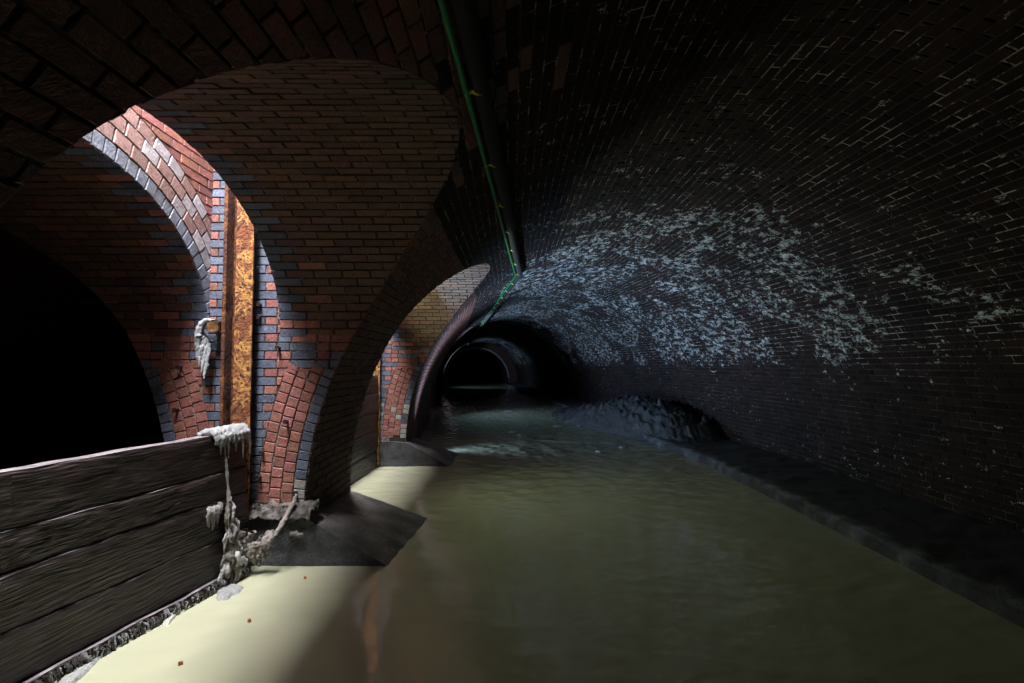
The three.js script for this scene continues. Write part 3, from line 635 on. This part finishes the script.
{ // stub projecting from the pier, with a rag hung on it
  const root = thing('timber_stub', 'short rusty stub projecting from the pier above the weir', 'stub', { at: [-2.49, 2.0, -(Z1 - 0.085)] });
  const g = new THREE.BoxGeometry(0.09, 0.085, 0.18, 8, 8, 12); lumpy(g, 0.02, 18, () => [1, 1, 1]);
  part('stub', g, rust, root);
  const rag = thing('hanging_cloth', 'small white cloth hung over the projecting stub', 'rag');
  const z = Z1 - 0.16;
  part('cloth', mergeGeometries([0, 1, 2, 3].map(i => ragTube([[-2.50, 2.05, -z - i * 0.02], [-2.555, 2.05, -z - i * 0.025], [-2.60 - i * 0.01, 2.0, -z - i * 0.02], [-2.615 + i * 0.015, 1.88 - i * 0.02, -z - i * 0.02], [-2.62 + i * 0.02, 1.72 - i * 0.05, -z]], [0.012, 0.024, 0.03, 0.022, 0.004], 7, 0.01, [0.52, 0.55, 0.57], 0.4))), ragMat, rag);
}
{ // iron pins left in the brick face
  const iron = new THREE.MeshStandardMaterial({ color: 0x2a2320, roughness: 0.7, metalness: 0.3 });
  const pins = [[-1.92, 1.20, 'iron ring pin in the red rings of the near pier'], [-1.83, 0.60, 'rusty upright nail above the pale mortar band'], [-2.0, 1.83, 'iron pin under the arch springing on the near pier'], [-2.17, 2.2, 'iron pin in the blue quoins right of the steel guide'], [-2.17, 2.09, 'lower iron pin right of the steel guide'], [-2.86, 1.3, 'dark iron pin in the red rings behind the weir top'], [-2.84, 1.66, 'small pale-headed pin on the dim half of the pier'], [-2.14, 0.73, 'rusty bracket pin low in the blue quoins'], [-2.12, 0.94, 'dark pin low in the quoins of the near pier']];
  for (const [x, y, label] of pins) { const g = mergeGeometries([new THREE.CylinderGeometry(0.009, 0.011, 0.07, 8).rotateX(Math.PI / 2), new THREE.TorusGeometry(0.016, 0.006, 6, 12).translate(0, 0, 0.03)]); solo('iron_pin', g, iron, label, 'pin', { group: 'iron pins in the pier face', at: [x, y, -(Z1 - 0.03)] }); }
}
const scumMat = new THREE.MeshStandardMaterial({ vertexColors: true, bumpMap: bumpTex, bumpScale: 0.01, roughness: 0.8 });
{ // scum crusted along the foot of the weir
  const g = [];
  for (let z = WN + 0.1; z < WF - 0.1; z += 0.012) {
    if (N(z * 4, 2.2) < -0.3) continue;
    const o = 0.07, l = rr(0.01, 0.13) * (0.6 + 0.6 * N(z * 9, 4.4)) + 0.01, b = rr(0.003, 0.013), pale = rnd() < 0.4; g.push(ragTube([BP(o + rr(-0.01, 0.02), 0.075 - rr(0, 0.03), z), BP(o + 0.02, 0.06 - l * 0.5, z + rr(-0.02, 0.02)), BP(o + 0.03, 0.05 - l, z + rr(-0.02, 0.02))], [b, b * 0.9, b * 0.4], 6, 0.005, pale ? [0.5, 0.52, 0.52] : [0.07, 0.065, 0.06], pale ? 0.6 : 0.9));
  }
  solo('scum_line', mergeGeometries(g), scumMat, 'pale crust of scum along the foot of the weir planks', 'scum', { kind: 'stuff' });
}
function raft(label, x, z, rx, rz, rot, tint, name = 'foam_raft', group) {
  const n = 26, pos = [0, 0.014, 0], col = [...tint], idx = [], rings = 4;
  for (let r = 1; r <= rings; r++) for (let i = 0; i < n; i++) { const a = i / n * Math.PI * 2, k = r / rings * (1 + 0.42 * N(Math.cos(a) * 1.6 + x * 5, Math.sin(a) * 1.6 + z * 3, 3) + 0.2 * N(Math.cos(a) * 5 + x, Math.sin(a) * 5, z)); pos.push(Math.cos(a) * rx * k, r === rings ? -0.012 : 0.013 + 0.010 * N(i * 1.3, r * 2.2, x), Math.sin(a) * rz * k); const t = rr(0.7, 1.15); col.push(tint[0] * t, tint[1] * t, tint[2] * t); }
  for (let i = 0; i < n; i++) { const j = (i + 1) % n; idx.push(0, 1 + j, 1 + i); for (let r = 0; r < rings - 1; r++) { const a = 1 + r * n + i, b = 1 + r * n + j, c = a + n, d = b + n; idx.push(a, b, d, a, d, c); } }
  const g = new THREE.BufferGeometry(); g.setAttribute('position', new THREE.Float32BufferAttribute(pos, 3)); g.setAttribute('color', new THREE.Float32BufferAttribute(col, 3)); g.setAttribute('uv', new THREE.Float32BufferAttribute(pos.filter((_, i) => i % 3 !== 1), 2)); g.setIndex(idx); g.computeVertexNormals();
  const m = solo(name, g, scumMat, label, name === 'foam_raft' ? 'foam' : 'litter', { at: W(x, 0.004, z), group }); m.rotation.y = rot; return m;
}
raft('long white foam streak by the nearest end of the weir', -2.36, 2.95, 0.05, 0.19, 0.2, [0.3, 0.31, 0.28]);
raft('thin foam streak halfway along the weir foot', -2.27, 3.62, 0.03, 0.17, 0.25, [0.5, 0.5, 0.42]);
raft('foam patch below the hanging rag clump', -2.10, 4.0, 0.09, 0.14, 0.1, [0.26, 0.27, 0.25]);
for (const [x, z, label] of [[-1.72, 3.55, 'orange leaf scrap floating nearest the plinth'], [-1.86, 3.05, 'brown scrap floating midway on the lit water'], [-2.05, 2.75, 'tan scrap floating by the weir foam'], [-1.63, 4.25, 'orange scrap floating below the caught twig']]) raft(label, x, z, 0.014, 0.010, rnd() * 3, [0.4, 0.16, 0.05], 'floating_scrap');
for (const [px, py, w, label] of [[512, 432, 0.13, 'pale foam fleck in mid channel'], [519, 435, 0.07, 'foam fleck just beside the mid channel one'], [557, 426, 0.12, 'bluish foam fleck before the rubble heap'], [580, 426, 0.09, 'foam fleck in front of the rubble heap'], [598, 451, 0.08, 'bright foam fleck below the rubble heap'], [622, 447, 0.09, 'foam fleck close under the rubble heap'], [508, 411, 0.14, 'foam fleck far down the channel']]) { const z = F * EYE / (py - 365), x = (px - 512) / F * z - bend(z); raft(label, x, z, w * 1.2, w * 0.8, rnd() * 3, [0.5, 0.54, 0.58], 'foam_raft', 'foam flecks on the flowing water'); }

// ---------------------------------------------------------------- lamps
function shaftLamp(label, k) {                                   // light panel at the head of a shaft slot
  const w = XR - XL - 0.1, l = 2 * AA[k] - 0.5, y = SHAFT_TOP - 0.14;
  const root = thing('shaft_lamp', label, 'lamp', { at: [(XR + XL) / 2, y, -ZC[k]] });
  part('housing', new THREE.BoxGeometry(w + 0.06, 0.1, l + 0.06), new THREE.MeshStandardMaterial({ color: 0x555555, roughness: 0.5 }), root).position.y = 0.07;
  part('diffuser', new THREE.BoxGeometry(w, 0.02, l), new THREE.MeshStandardMaterial({ color: 0xffffff, emissive: SHAFT_COLOR, emissiveIntensity: 1.0 }), root);
  const a = new THREE.RectAreaLight(SHAFT_COLOR, SHAFT_RADIANCE, w, l); a.position.y = -0.02; a.rotation.x = -Math.PI / 2; root.add(a); a.name = 'panel_light';
}
shaftLamp('white light panel at the head of the near shaft slot', 1);
shaftLamp('white light panel at the head of the second shaft slot', 2);
function unseenFloodLamp(label, at, to, tint, cd, angle, cord) {             // unseen flood lamp placed for its light
  const root = thing('unseen_flood_lamp', label, 'lamp', { at });
  const d = new THREE.Vector3(...to).sub(new THREE.Vector3(...at)).normalize();
  const head = new THREE.Group(); head.name = 'head'; root.add(head); head.lookAt(d.clone().add(root.position));
  head.quaternion.setFromUnitVectors(new THREE.Vector3(0, 0, 1), d);
  part('housing', new THREE.BoxGeometry(0.15, 0.11, 0.07), new THREE.MeshStandardMaterial({ color: 0x222222, roughness: 0.5 }), head).position.z = -0.05;
  part('lens', new THREE.BoxGeometry(0.12, 0.08, 0.01), new THREE.MeshStandardMaterial({ color: 0xffffff, emissive: tint, emissiveIntensity: 2 }), head);
  if (!cord) part('stand', new THREE.CylinderGeometry(0.03, 0.07, 0.22, 12), new THREE.MeshStandardMaterial({ color: 0x222222 }), root).position.y = -0.16;
  else part('cord', new THREE.CylinderGeometry(0.006, 0.006, cord, 6), new THREE.MeshStandardMaterial({ color: 0x111111 }), root).position.set(0, cord / 2 + 0.08, 0.06);
  const s = new THREE.SpotLight(tint, cd, 0, angle, 1, 2); s.castShadow = true; s.shadow.radius = 4; s.shadow.mapSize.set(2048, 2048); s.name = 'flood_light';
  s.position.copy(d.clone().multiplyScalar(0.06)); s.target.position.copy(d.clone().multiplyScalar(3)); root.add(s, s.target); s.target.name = 'aim';
}
unseenFloodLamp('added unseen yellowish flood lamp hung in the second opening behind the near pier', [-2.48, 1.75, -7.8], [3.2, 4.1, -5.2], FLOOD_COLOR, FLOOD_CD, 1.35, 3.1);  // added out of view to light the near vault and water
unseenFloodLamp('cold flood lamp set low behind the plinth of the distant pier', W(-1.46, 0.055, 10.40), W(2.0, 4.3, 11.2), FAR_COLOR, FAR_CD, 1.22, 0);
unseenFloodLamp('added unseen cold flood lamp hung in the recess beyond the distant pier', W(-1.86, 1.7, 18.8), [2.8, 4.4, -16.6], FAR_COLOR, 75, 1.4, 0.9);  // added out of view to light the far right wall
unseenFloodLamp('added unseen cold flood lamp hung in the recess by the far tunnel mouth', W(-2.0, 1.75, 38.2), W(3.6, 2.9, 41.5), FAR_COLOR, 40, 1.2, 1.1);  // added, with its recess, to light the rim of the mouth
renderer.render(scene, camera);
